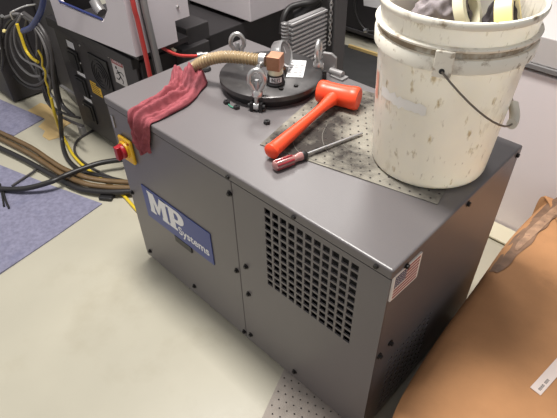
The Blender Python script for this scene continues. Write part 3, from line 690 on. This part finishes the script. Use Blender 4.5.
# front sheet: left strip, below-window sheet, right strip, top sheet (window opening between them)
wA, wB, wC = px(60, 3, 1, 0.27), px(103, 22, 1, 0.27), px(107.5, 10, 1, 0.27)
bm = bmesh.new()
XL = -0.842
prism(bm, [(XL, 0.27, 0.607), (XE, 0.27, 0.641), (XE, 0.27, 0.716), (wB.x, 0.27, wB.z), (wA.x, 0.27, wA.z - 0.006)], (0, 1, 0), 0.02)
prism(bm, [(XL, 0.27, 0.607), (wA.x, 0.27, wA.z - 0.006), (wA.x - 0.02, 0.27, wA.z + 0.02), (wA.x - 0.035, 0.27, 1.3), (XL, 0.27, 1.3)], (0, 1, 0), 0.02)
prism(bm, [(wB.x, 0.27, wB.z), (XE, 0.27, 0.716), (XE, 0.27, 1.3), (-0.36, 0.27, 1.3), (wC.x, 0.27, wC.z + 0.01), (wC.x, 0.27, wC.z)], (0, 1, 0), 0.02)
EF = done('enclosure_front', bm, M['enc'], MT)
bm = bmesh.new(); box(bm, (XE - 0.02, 0.2905, 0.640), (XE, 0.456, 1.3)); done('enclosure_side', bm, M['enc'], MT)
bm = bmesh.new(); box(bm, (XE - 0.021, 0.4562, 0.716), (XE - 0.001, 0.525, 1.3)); done('enclosure_side_flange', bm, M['enc'], MT)
bm = bmesh.new(); box(bm, (XL, 0.2905, 0.615), (XE - 0.0205, 0.52, 0.635)); done('enclosure_floor', bm, M['mbase'], MT)
# dim chamber behind the window
boxo('chamber_back', (-0.86, 0.50, 0.72), (XE - 0.03, 0.515, 1.3), M['glass'], MT)
bm = bmesh.new(); sweep(bm, [wA + Vector((-0.024, 0.004, 0.030)), wA + Vector((-0.004, 0.004, 0.004)), wA.lerp(wB, 0.5) + Vector((0, 0.004, 0.005)), wB + Vector((-0.01, 0.004, 0.006))], 0.0048, 8); done('blue_window_seal', bm, M['sealblue'], MT, smooth=True)
bm = bmesh.new(); sweep(bm, [px(94, 0, 1, 0.32), px(98, 8, 1, 0.32), px(102, 13, 1, 0.32)], 0.020, 12); done('spindle_slide', bm, M['pipe'], MT, smooth=True)
latheo('enclosure_rivet', [(0, 0), (0.006, 0), (0.005, 0.003), (0, 0.004)], px(177.5, 7, 0, XE), (1, 0, 0), M['chrome'], MT, 12)
# rear housing
bm = bmesh.new(); box(bm, (-1.0, 0.86, 0.588), (-0.285, 1.40, 1.4)); done('rear_housing', bm, M['enc'], MT, bevel=0.004)
boxo('recess_wall', (-0.75, 0.60, 0.571), (-0.70, 0.859, 1.3), M['mbase'], MT)
boxo('motor_box', (-0.440, 0.55, 0.571), (-0.325, 0.665, 0.640), M['mbase2'], MT, 0.003)
bm = bmesh.new(); box(bm, (-0.43, 0.50, 0.25), (-0.300, 0.64, 0.575)); done('junction_box', bm, M['mbase2'], MT, bevel=0.004)
# sockets, labels on the panel: pixel quads on the plane of the panel
def on_panel(name, q, t, m, par, y=YP - 0.0005): return quad_plate(name, [px(u, v, 1, y) for u, v in q], (0, -1, 0), t, m, par)
def rect(u0, v0, u1, v1, y=YP):
    a = px(u0, v0, 1, y); b = px(u1, v1, 1, y); return a.x, b.x, b.z, a.z
def prect(name, x0, x1, z0, z1, t, m, par, off=0.0005):
    return boxo(name, (x0, YP - off - t, z0), (x1, YP - off, z1), m, par, min(0.002, t*0.3))
prect('socket_label', -0.924, -0.862, 0.476, 0.508, 0.001, M['white'], MT)
prect('socket_label', -0.906, -0.835, 0.349, 0.366, 0.001, M['white'], MT)
prect('socket_label', -0.915, -0.845, 0.214, 0.234, 0.001, M['white'], MT)
for z0, z1 in ((0.372, 0.468), (0.240, 0.336), (0.100, 0.200)):
    s = prect('socket', -0.935, -0.845, z0, z1, 0.008, M['socket'], MT)
    boxo('socket_cover', (-0.925, YP - 0.0125, z0 + 0.012), (-0.862, YP - 0.0087, z1 - 0.012), M['black'], s, 0.001)
fanp = prect('fan_vent', -0.735, -0.585, 0.345, 0.505, 0.007, M['socket'], MT)
for k in range(4):
    r0 = 0.016 + 0.016*k
    bm = bmesh.new(); lathe(bm, [(r0, 0), (r0+0.004, 0), (r0+0.004, 0.003), (r0, 0.003)], (-0.66, YP - 0.0077, 0.425), (0, -1, 0), 32, closed=True); done('fan_guard_ring', bm, M['mbase'], fanp)
ws = prect('warning_sign', -0.545, -0.455, 0.430, 0.548, 0.001, M['cabtop'], MT)
boxo('sign_header', (-0.541, YP - 0.0022, 0.517), (-0.459, YP - 0.0016, 0.543), M['warnred'], ws)
text_obj('sign_lettering', 'DANGER', (-0.531, YP - 0.0026, 0.524), (1, 0, 0), (0, 0, 1), 0.014, M['white'], ws, 0.0001, width=0.064)
# pictogram: falling figure
bm = bmesh.new()
def pg(a, b): return Vector((-0.541 + a*0.082, YP - 0.0024, 0.435 + b*0.078))
for a, b, w_ in (((.35, .72), (.55, .42), .0075), ((.55, .42), (.30, .18), .005), ((.30, .18), (.12, .22), .004), ((.55, .42), (.72, .20), .005), ((.72, .20), (.62, .04), .004), ((.42, .64), (.72, .70), .004), ((.42, .62), (.20, .50), .004), ((.72, .70), (.88, .55), .0035)):
    A_, B_ = pg(*a), pg(*b); d = (B_ - A_).normalized(); n_ = Vector((-d.z, 0, d.x))*w_*0.5
    prism(bm, [A_ + n_, A_ - n_, B_ - n_, B_ + n_], (0, 1, 0), 0.0006)
prism(bm, [pg(.30, .86) + Vector((math.cos(a)*0.0065, 0, math.sin(a)*0.0065)) for a in [math.pi*k/6 for k in range(12)]], (0, 1, 0), 0.0006)
done('pictogram', bm, M['ink'], ws)
yl = prect('yellow_label', -0.800, -0.712, 0.292, 0.352, 0.001, M['warnyel'], MT)
bm = bmesh.new()
for k in range(5): box(bm, (-0.792, YP - 0.0019, 0.299 + 0.0105*k), (-0.722 - 0.008*(k % 2), YP - 0.0016, 0.3025 + 0.0105*k))
tag(done('label_print', bm, M['ink'], yl), kind='stuff')
for x, z in ((-0.80, 0.515), (-0.56, 0.535), (-0.945, 0.40), (-0.845, 0.42), (-0.83, 0.26), (-0.95, 0.17)):
    latheo('panel_rivet', [(0, 0), (0.005, 0), (0.004, 0.003), (0, 0.003)], (x, YP, z), (0, -1, 0), M['chrome'], MT, 8)
# recessed duct left of the socket panel
bm = bmesh.new(); NP = 10
prof = [(0.395 + 0.07*(1 - math.cos(k/NP*math.pi/2)), -1.00 - 0.55*k/NP) for k in range(NP+1)]
for (y0, x0), (y1, x1) in zip(prof, prof[1:]):
    prism(bm, [(x0, y0, 0.02), (x1, y1, 0.02), (x1, y1, 0.60), (x0, y0, 0.60)], (0, 1, 0), 0.01)
done('curved_duct', bm, mat('duct_grey', (0.13, 0.122, 0.12), 0.4), MT, smooth=True)
da, db_ = px(61, 85.5, 1, 0.392), px(82, 88, 1, 0.392)
boxo('duct_lip', (da.x, 0.383, da.z - 0.004), (db_.x, 0.400, da.z + 0.004), M['pipe'], MT)
boxo('recess_back', (-1.75, 0.53, 0.03), (-1.005, 0.56, 1.2), M['mbase'], MT)
# side-mounted hoses of the machine (things of their own)
def T(name, pts, r, m, label, cat, n=8, seg=10): return tag(tube(name, pts, r, m, None, n, seg), label, cat)
T('red_air_hose', [Vector((XE+0.03, 0.300, 1.28)), px(131, -8, 0, XE+0.030), px(137.5, 20, 0, XE+0.028), px(144, 48, 0, XE+0.026), px(150.5, 78, 0, XE+0.026), px(157, 105, 0, XE+0.026)], 0.0085, M['redhose'], 'red air hose running down the light grey enclosure corner', 'hose')
T('metal_conduit', [Vector((XE+0.026, 0.338, 1.28)), px(142, -8, 0, XE+0.026), px(149, 25, 0, XE+0.026), px(156, 55, 0, XE+0.026), px(162, 82, 0, XE+0.026), px(168, 110, 0, XE+0.026)], 0.0115, M['pipe'], 'dull grey conduit beside the red hose on the enclosure', 'conduit')
T('thin_conduit', [Vector((XE+0.014, 0.328, 1.28)), px(139, -8, 0, XE+0.014), px(146, 25, 0, XE+0.014), px(153, 55, 0, XE+0.014), px(158, 76, 0, XE+0.014)], 0.007, M['mbase2'], 'thin dark conduit between the red hose and grey conduit', 'conduit')
T('red_air_line', [px(160, 46, 0, -0.28), px(168, 51, 0, -0.26), px(180, 55.5, 0, -0.24), px(197, 56, 0, -0.22)], 0.0062, M['redhose'], 'red air line running low towards the grey fitting', 'hose')
T('clear_air_line', [px(168, 42, 0, -0.29), px(172, 48, 0, -0.28), px(176, 51, 0, -0.27)], 0.005, M['tapec'], 'short clear air line beside the low red line', 'hose')
f0 = px(197, 55.5, 0, -0.22); f1 = px(208, 54, 0, -0.20)
tag(latheo('hose_fitting', [(0, 0), (0.012, 0), (0.012, 0.02), (0.0085, 0.024), (0.0085, (f1-f0).length), (0, (f1-f0).length)], f0, f1 - f0, M['chrome'], None, 12), 'grey metal fitting on the end of the low red air line', 'fitting')

# black block at the far left
LBK = thing('black_cabinet', (-1.9, 0.45, 0), 'black cabinet behind the hanging cable bundle', 'cabinet')
boxo('cabinet_body', (-2.3, 0.185, 0.01), (-1.56, 0.525, 1.2), M['mbase'], LBK, 0.005)
boxo('cabinet_foot', (-2.2, 0.22, 0.0), (-1.62, 0.50, 0.01), M['rubber'], LBK)
boxo('white_label', (-1.5595, 0.44, 0.70), (-1.5585, 0.49, 0.73), M['white'], LBK)

# ------------------------------------------------------------------ hanging cable bundle
YB = 0.225
def bun(pts, y=YB): return [px(u, v, 1, y) for u, v in pts]
T('grey_cable', bun([(-30, 10), (-8, 20), (6, 17), (18, 14), (30, 22), (39, 33), (46, 50), (48, 66), (40, 76), (28, 73.5), (16, 60), (10.5, 40), (14, 24), (20, 15)]), 0.0066, M['greycable'], 'light grey cable looped over the hook at the left', 'cable')
T('grey_cable', bun([(22, 14), (15, 28), (15, 42), (20, 55), (28, 62), (38, 66), (46, 72), (50, 80), (50, 92)], YB-0.02), 0.0055, M['greycable'], 'grey cable hanging just inside the largest loop', 'cable')
T('charcoal_cable', bun([(20, 16), (8, 30), (7, 50), (13, 68), (24, 81), (36, 85), (46, 78), (50, 62), (46, 42), (34, 24), (20, 14)], YB-0.015), 0.0070, M['dkcable'], 'charcoal cable forming the lowest hanging loop', 'cable')
T('charcoal_cable', bun([(24, 13), (38, 24), (47, 38), (52, 55), (53, 75), (56, 95), (60, 113), (62, 134)], YB-0.03), 0.0085, M['dkcable'], 'charcoal cable falling from the hook down to the floor', 'cable')
T('black_cable', bun([(2, 16), (0, 35), (3, 55), (2, 70)], YB-0.06), 0.008, M['bkcable'], 'black cable at the very left edge behind the loops', 'cable')
T('charcoal_cable', bun([(28, 16), (25, 32), (30, 48), (37, 62), (42, 78), (47, 94), (56, 112), (70, 121), (83, 126)], YB-0.01), 0.0068, M['dkcable'], 'charcoal cable curving from the bundle to the grey plug', 'cable')
T('charcoal_cable', bun([(33, 20), (41, 38), (43, 55), (41, 72), (44, 90), (52, 106), (66, 114), (80, 118)], YB+0.01), 0.006, M['bkcable'], 'black cable beside the twisted yellow cable of the bundle', 'cable')
T('yellow_cable', bun([(17, 24), (21, 36), (26, 50), (32, 58), (38, 62)], YB-0.035), 0.0070, M['yelcable'], 'short thick yellow cable inside the grey loops', 'cable')
T('yellow_cable', bun([(38, 50), (42, 58), (42.5, 66), (45.5, 72), (45.5, 80), (48, 87), (49, 94), (52, 102)], YB-0.04), 0.0046, M['yelcable'], 'twisted yellow cable hanging at the right of the bundle', 'cable')
T('black_cable', bun([(17, 15), (6, 26), (2, 45), (6, 64), (16, 78), (29, 87), (41, 88), (49, 80)], YB+0.012), 0.0078, M['bkcable'], 'black cable forming the outermost loop of the bundle', 'cable')
T('black_cable', bun([(26, 16), (40, 28), (49, 46), (54, 66), (57, 86), (62, 104), (74, 116)], YB+0.02), 0.0088, M['bkcable'], 'black cable at the right-hand edge of the bundle', 'cable')
T('grey_cable', bun([(30, 18), (36, 34), (37, 50), (36, 64), (40, 80), (50, 92), (58, 104), (68, 113)], YB+0.03), 0.0052, M['greycable'], 'thin grey cable passing behind the twisted yellow cable', 'cable')
T('charcoal_cable', bun([(13, 20), (19, 40), (27, 58), (35, 72), (42, 86), (46, 100), (54, 110), (64, 118), (78, 124)], YB+0.035), 0.0062, M['dkcable'], 'charcoal cable slanting through the middle of the loops', 'cable')
T('blue_hose', bun([(46, -60), (46, -25), (43.5, 0), (41, 11), (35, 22.5), (30, 28), (23, 31)], YB-0.05), 0.0118, M['bluehose'], 'thick blue hose curving down into the cable bundle', 'hose')
hk = px(19, 13, 1, YB)
T('cable_tie', [hk + Vector((-0.012, -0.03, -0.022)), hk + Vector((0.0, -0.035, 0.008)), hk + Vector((0.022, -0.02, 0.022)), hk + Vector((0.030, 0.03, 0.030)), hk + Vector((0.075, 0.055, 0.040))], 0.0042, M['chrome'], 'pale wire hook holding the grey cable loops', 'hook', 6, 8)
for k, (u, v) in enumerate(((5, 31), (2, 48))):
    c = px(u, v, 1, YB - 0.01)
    o = latheo('brass_connector', [(0, -0.012), (0.007, -0.012), (0.009, -0.004), (0.009, 0.008), (0.006, 0.012), (0, 0.012)], c, (0.4, -0.8, 0.3), M['tapey'] if k == 0 else M['chrome'], None, 10)
    tag(o, ('small yellow connector' if k == 0 else 'small silver connector') + ' at the far left beside the cable loops', 'connector')
c = px(81.5, 128, 2, 0.04)
bm = bmesh.new(); box(bm, (c.x-0.018, c.y-0.014, 0.0), (c.x+0.018, c.y+0.014, 0.055)); o = done('cable_plug', bm, M['pipe'], None, bevel=0.005); tag(o, 'grey cable plug at the foot of the socket panel', 'plug')

# ------------------------------------------------------------------ felt mats, card sheet
def sheet(name, pts, z, t, m, label, cat, group=None, wav=0.0, nsub=3):
    bm = bmesh.new(); prism(bm, [(p[0], p[1], z) for p in pts], (0, 0, 1), t)
    if nsub and wav:
        bmesh.ops.triangulate(bm, faces=[f for f in bm.faces if len(f.verts) > 4])
        bmesh.ops.subdivide_edges(bm, edges=bm.edges[:], cuts=8, use_grid_fill=True)
        for v in bm.verts:
            if v.co.z > z + t*0.6: v.co.z += wav*max(0, noise.noise(v.co*6))
    return tag(done(name, bm, m, None, smooth=bool(wav)), label, cat, group)
sheet('felt_mat', [(-0.414, 0.050), (-0.372, -0.20), (-0.335, -0.46), (-0.35, -0.80), (-1.50, -0.78), (-1.46, -0.26), (-1.05, -0.135), (-0.72, -0.045)], 0.0, 0.005, M['rug'], 'blue felt mat in front of the brown hoses', 'mat', 'blue felt mats', 0.003)
sheet('felt_mat', [(-1.28, 0.219), (-1.235, 0.030), (-1.42, -0.02), (-1.80, -0.03), (-1.86, 0.12), (-1.66, 0.150)], 0.0, 0.005, M['rug'], 'small blue felt mat piece beside the tan card sheet', 'mat', 'blue felt mats', 0.003)
sheet('card_sheet', [(-1.43, 0.20), (-1.46, 0.29), (-1.36, 0.315), (-1.13, 0.30), (-1.12, 0.25), (-1.04, 0.20), (-1.06, 0.135), (-1.12, 0.130), (-1.16, 0.165), (-1.225, 0.16), (-1.265, 0.222)], 0.0004, 0.0025, M['cardtan'], 'torn tan card sheet on the floor under the cable bundle', 'card')

# ------------------------------------------------------------------ hoses and cables across the floor
def fl_pts(pts, z): return [px(u, v, 2, z(u) if callable(z) else z) for u, v in pts]
def ramp(u0, z0, u1, z1):   # lies at height z0 left of u0, lifts to z1 where it passes over other cables
    return lambda u: z0 + (z1 - z0)*min(1.0, max(0.0, (u - u0)/(u1 - u0)))
T('brown_hose', fl_pts([(-75, 96), (-40, 114), (-14, 126), (0, 132.5), (30, 147), (48, 159), (63, 168.5), (80, 175.5), (93, 179), (112, 181.5), (131, 182.5), (150, 183)], ramp(50, 0.0135, 80, 0.037)), 0.0125, M['brownhose'], 'upper of the two brown hoses crossing the floor', 'hose', 10, 12)
T('brown_hose', fl_pts([(-75, 102), (-40, 120), (-14, 132), (0, 138.5), (30, 154), (48, 165.5), (63, 175), (80, 182), (93, 185.5), (112, 187.5), (131, 188), (150, 188)], ramp(50, 0.0135, 80, 0.034)), 0.0125, M['brownhose'], 'lower of the two brown hoses crossing the floor', 'hose', 10, 12)
T('black_hose', fl_pts([(-75, 110), (-40, 128), (-14, 141), (0, 148), (25, 160), (50, 174), (75, 187), (90, 190.5), (108, 192), (128, 191.5), (148, 190)], ramp(75, 0.0180, 100, 0.0285)), 0.0125, M['bkcable'], 'thick black hose lying along the edge of the blue mat', 'hose', 10, 12)
T('black_hose', fl_pts([(-80, 172), (-45, 182), (-14, 188), (0, 189), (25, 188.5), (50, 182), (65, 175.5), (80, 169.5), (100, 163), (122, 159.5), (136, 157)], ramp(10, 0.018, 50, 0.058)), 0.0118, M['bkcable'], 'black hose crossing over the brown hoses to the unit', 'hose', 10, 12)
T('black_cable', [px(60, 112, 1, 0.18), px(61.5, 135, 2, 0.06), px(64, 150, 2, 0.02), px(70, 162, 2, 0.011), px(82, 171, 2, 0.011), px(100, 176, 2, 0.011), px(124, 181.5, 2, 0.011)], 0.0105, M['bkcable'], 'black cable running beside the yellow cable on the floor', 'cable', 10, 10)
T('yellow_cable', [px(51, 98, 1, 0.18), px(55, 115, 1, 0.175), px(60, 130, 2, 0.04), px(66, 142, 2, 0.01), px(74, 156, 2, 0.009), px(86, 168, 2, 0.009), px(104, 180, 2, 0.0075), px(121, 193, 2, 0.0075), px(134, 207, 2, 0.0075), px(142, 216, 2, 0.0075)], 0.0072, M['yelcable'], 'yellow cable snaking across the floor under the hoses', 'cable', 10, 10)
T('thin_black_cable', fl_pts([(98, 128), (90, 132), (79, 139), (74.5, 147), (77, 156), (86, 164), (104, 174.5), (122, 181)], 0.0065), 0.006, M['dkcable'], 'thin charcoal cable looping from under the socket panel', 'cable', 8, 8)
T('thin_black_cable', fl_pts([(40, 165.5), (33, 172), (24, 178), (12, 186)], 0.012), 0.0055, M['dkcable'], 'thin dark cable lying across the blue felt mat', 'cable', 6, 8)
for k, (pts, lab) in enumerate((([(0, 184), (2, 194), (4, 206)], 'first thin black lead drooping at the left edge of the mat'), ([(3, 188), (5, 198), (9, 208)], 'second thin black lead drooping beside the first one'))):
    T('thin_lead', fl_pts(pts, 0.012), 0.0045, M['bkcable'], lab, 'cable', 6, 8)
c1, c2 = px(100, 199, 2, 0.0), px(113, 200, 2, 0.0)
bm = bmesh.new(); d_ = (c2 - c1).normalized(); n_ = Vector((-d_.y, d_.x, 0))
prism(bm, [c1 - n_*0.012, c2 - n_*0.014, c2 + n_*0.030, c1 + n_*0.026], (0, 0, 1), 0.018)
o = done('rubber_block', bm, M['black'], None, bevel=0.004); tag(o, 'small black rubber block under the end of the hoses', 'block')

# ------------------------------------------------------------------ behind the unit
CO = thing('finned_cooler', (0.06, 0.79, 0), 'silver finned cooler standing behind the filter lid', 'cooler')
cx0, cx1, cy0, cy1, cz1 = 0.086, 0.112, 0.690, 0.885, 0.732
boxo('cooler_core', (cx0, cy0+0.004, 0.14), (cx1-0.008, cy1-0.004, cz1), M['pipe'], CO)
k = 0; z = cz1 - 0.004
while z > 0.15:
    boxo('fin', (cx0, cy0, z-0.0065), (cx1, cy1, z), M['fin'], CO); z -= 0.0160
for y in (cy0+0.01, cy1-0.03): boxo('cooler_leg', (cx0, y, 0.0), (cx1, y+0.02, 0.14), M['mbase'], CO)
sp = [Vector((0.098, 0.668, 0.46 + 0.012*k)) for k in range(24)]
bm = bmesh.new(); sweep(bm, smoothpath(sp, 6), lambda t: 0.0125 + 0.002*math.cos(t*46*math.pi), 12)
o = done('spiral_sleeve', bm, M['pipe'], None, smooth=True, auto=False); tag(o, 'grey spiral sleeve upright at the left side of the cooler', 'sleeve')
bpy.data.objects[o.name].data.update()
boxo_ = boxo('sleeve_stem', (0.089, 0.659, 0.0), (0.107, 0.677, 0.46), M['mbase'], o)
PO = boxo('machine_post', (0.060, 0.905, 0.0), (0.136, 0.975, 1.6), M['postgrey'], None, 0.004)
tag(PO, 'dark grey square post standing right of the finned cooler', 'post')
# chain hanging in front of the post
CH = thing('hanging_chain', (0.118, 0.89, 0.64), 'silver chain hanging down along the dark grey post', 'chain')
bm = bmesh.new(); ring = [Vector((0.0050*math.sin(a), 0, 0.0095*math.cos(a))) for a in [2*math.pi*q/12 for q in range(12)]]
sweep(bm, ring, 0.0024, 6, closed=True); bmesh.ops.recalc_face_normals(bm, faces=bm.faces)
lm = bpy.data.meshes.new('chain_link'); bm.to_mesh(lm); bm.free(); lm.materials.append(M['chrome'])
for q in range(22):
    o = bpy.data.objects.new('chain_link', lm); COL.objects.link(o); o.location = (0.122, 0.892, 0.60 + 0.0145*q); o.rotation_euler = (0, 0, 0.6 + (math.pi/2 if q % 2 else 0)); adopt(o, CH)
T('black_loom', [px(282, 34, 1, 0.78), px(284, 18, 1, 0.80), px(290, 8, 1, 0.83), px(302, 4, 1, 0.86), px(314, 2, 1, 0.88), px(326, -6, 1, 0.89)], 0.013, M['bkcable'], 'black cable loom arching above the finned cooler', 'cable')
T('black_hose', [px(296, 16, 1, 0.86), px(306, 10, 1, 0.88), px(318, -2, 1, 0.895)], 0.022, M['mbase2'], 'short dark hose just above the finned cooler', 'hose')

BK = thing('black_electrical_cabinet', (0.2, 2.5, 0), 'black electrical cabinet standing at the back behind the bucket', 'cabinet')
boxo('cabinet_body', (-1.15, 2.18, 0.05), (1.6, 2.8, 1.6), M['mbase'], BK, 0.004)
boxo('cabinet_edge_strip', (-1.15, 2.168, 0.05), (1.6, 2.18, 0.072), M['mbase2'], BK, 0.002)
boxo('cabinet_plinth', (-1.1, 2.25, 0.0), (1.5, 2.75, 0.05), M['rubber'], BK)
q = [px(u, v, 1, 2.178) for u, v in ((364, 5.5), (384.5, 9.5), (383, -4), (363, -8))]
quad_plate('white_notice', q, (0, -1, 0), 0.002, M['white'], BK)
T('cabinet_cable', [px(357, -6, 1, 2.16), px(355, 5, 1, 2.15), px(357, 17, 1, 2.14), px(362, 26, 1, 2.14), px(368, 31, 1, 2.14), px(378, 31.5, 1, 2.16)], 0.008, M['bkcable'], 'black cable looping across the front of the electrical cabinet', 'cable')
o = latheo('cable_clip', [(0, -0.012), (0.014, -0.012), (0.014, 0.012), (0, 0.012)], px(366, 30.5, 1, 2.13), (1, 0, 0.4), M['steel'], None, 10); tag(o, 'small silver clip on the cable of the electrical cabinet', 'clip')
sheet('rubber_mat', [(-1.60, 2.05), (0.40, 2.05), (0.40, 1.02), (-0.28, 1.02), (-0.28, 1.42), (-1.60, 1.42)], 0.0, 0.010, M['rubber'], 'black rubber mat on the floor behind the unit', 'mat')
w0, w1 = px(349, 44, 2, 0.03), px(400, 60, 2, 0.03)
d_ = (w1 - w0).normalized(); n_ = Vector((-d_.y, d_.x, 0))*0.008
bm = bmesh.new()
prism(bm, [Vector((p.x, p.y, 0.0101)) for p in (w0 - n_, w1 - n_, w1 + n_, w0 + n_)], (0, 0, 1), 0.018)
o = done('wood_strip', bm, M['wood'], None); tag(o, 'pale yellow wood strip at the far edge of the rubber mat', 'strip')

# right-hand light cabinet
RC = thing('light_cabinet', (1.1, 1.3, 0), 'pale lavender grey cabinet behind the bucket and cardboard box', 'cabinet')
boxo('lower_panel', (0.42, 1.075, 0.002), (1.9, 1.6, 0.640), M['cab'], RC, 0.003)
boxo('recess_groove', (0.43, 1.10, 0.6405), (1.89, 1.59, 0.655), M['mbase2'], RC)
boxo('ledge', (0.42, 1.060, 0.6555), (1.9, 1.6, 0.672), M['pipe'], RC, 0.002)
boxo('upper_panel', (0.42, 1.068, 0.6725), (1.9, 1.6, 0.760), M['cabtop'], RC, 0.003)
CR = boxo('cream_board', (0.60, 0.975, 0.006), (1.005, 1.066, 0.016), M['cream'], None, 0.003)
tag(CR, 'cream board on the floor at the foot of the pale cabinet', 'board')
for x in (0.62, 0.95): boxo('board_block', (x, 1.02, 0.0), (x+0.04, 1.06, 0.0059), M['rubber'], CR)
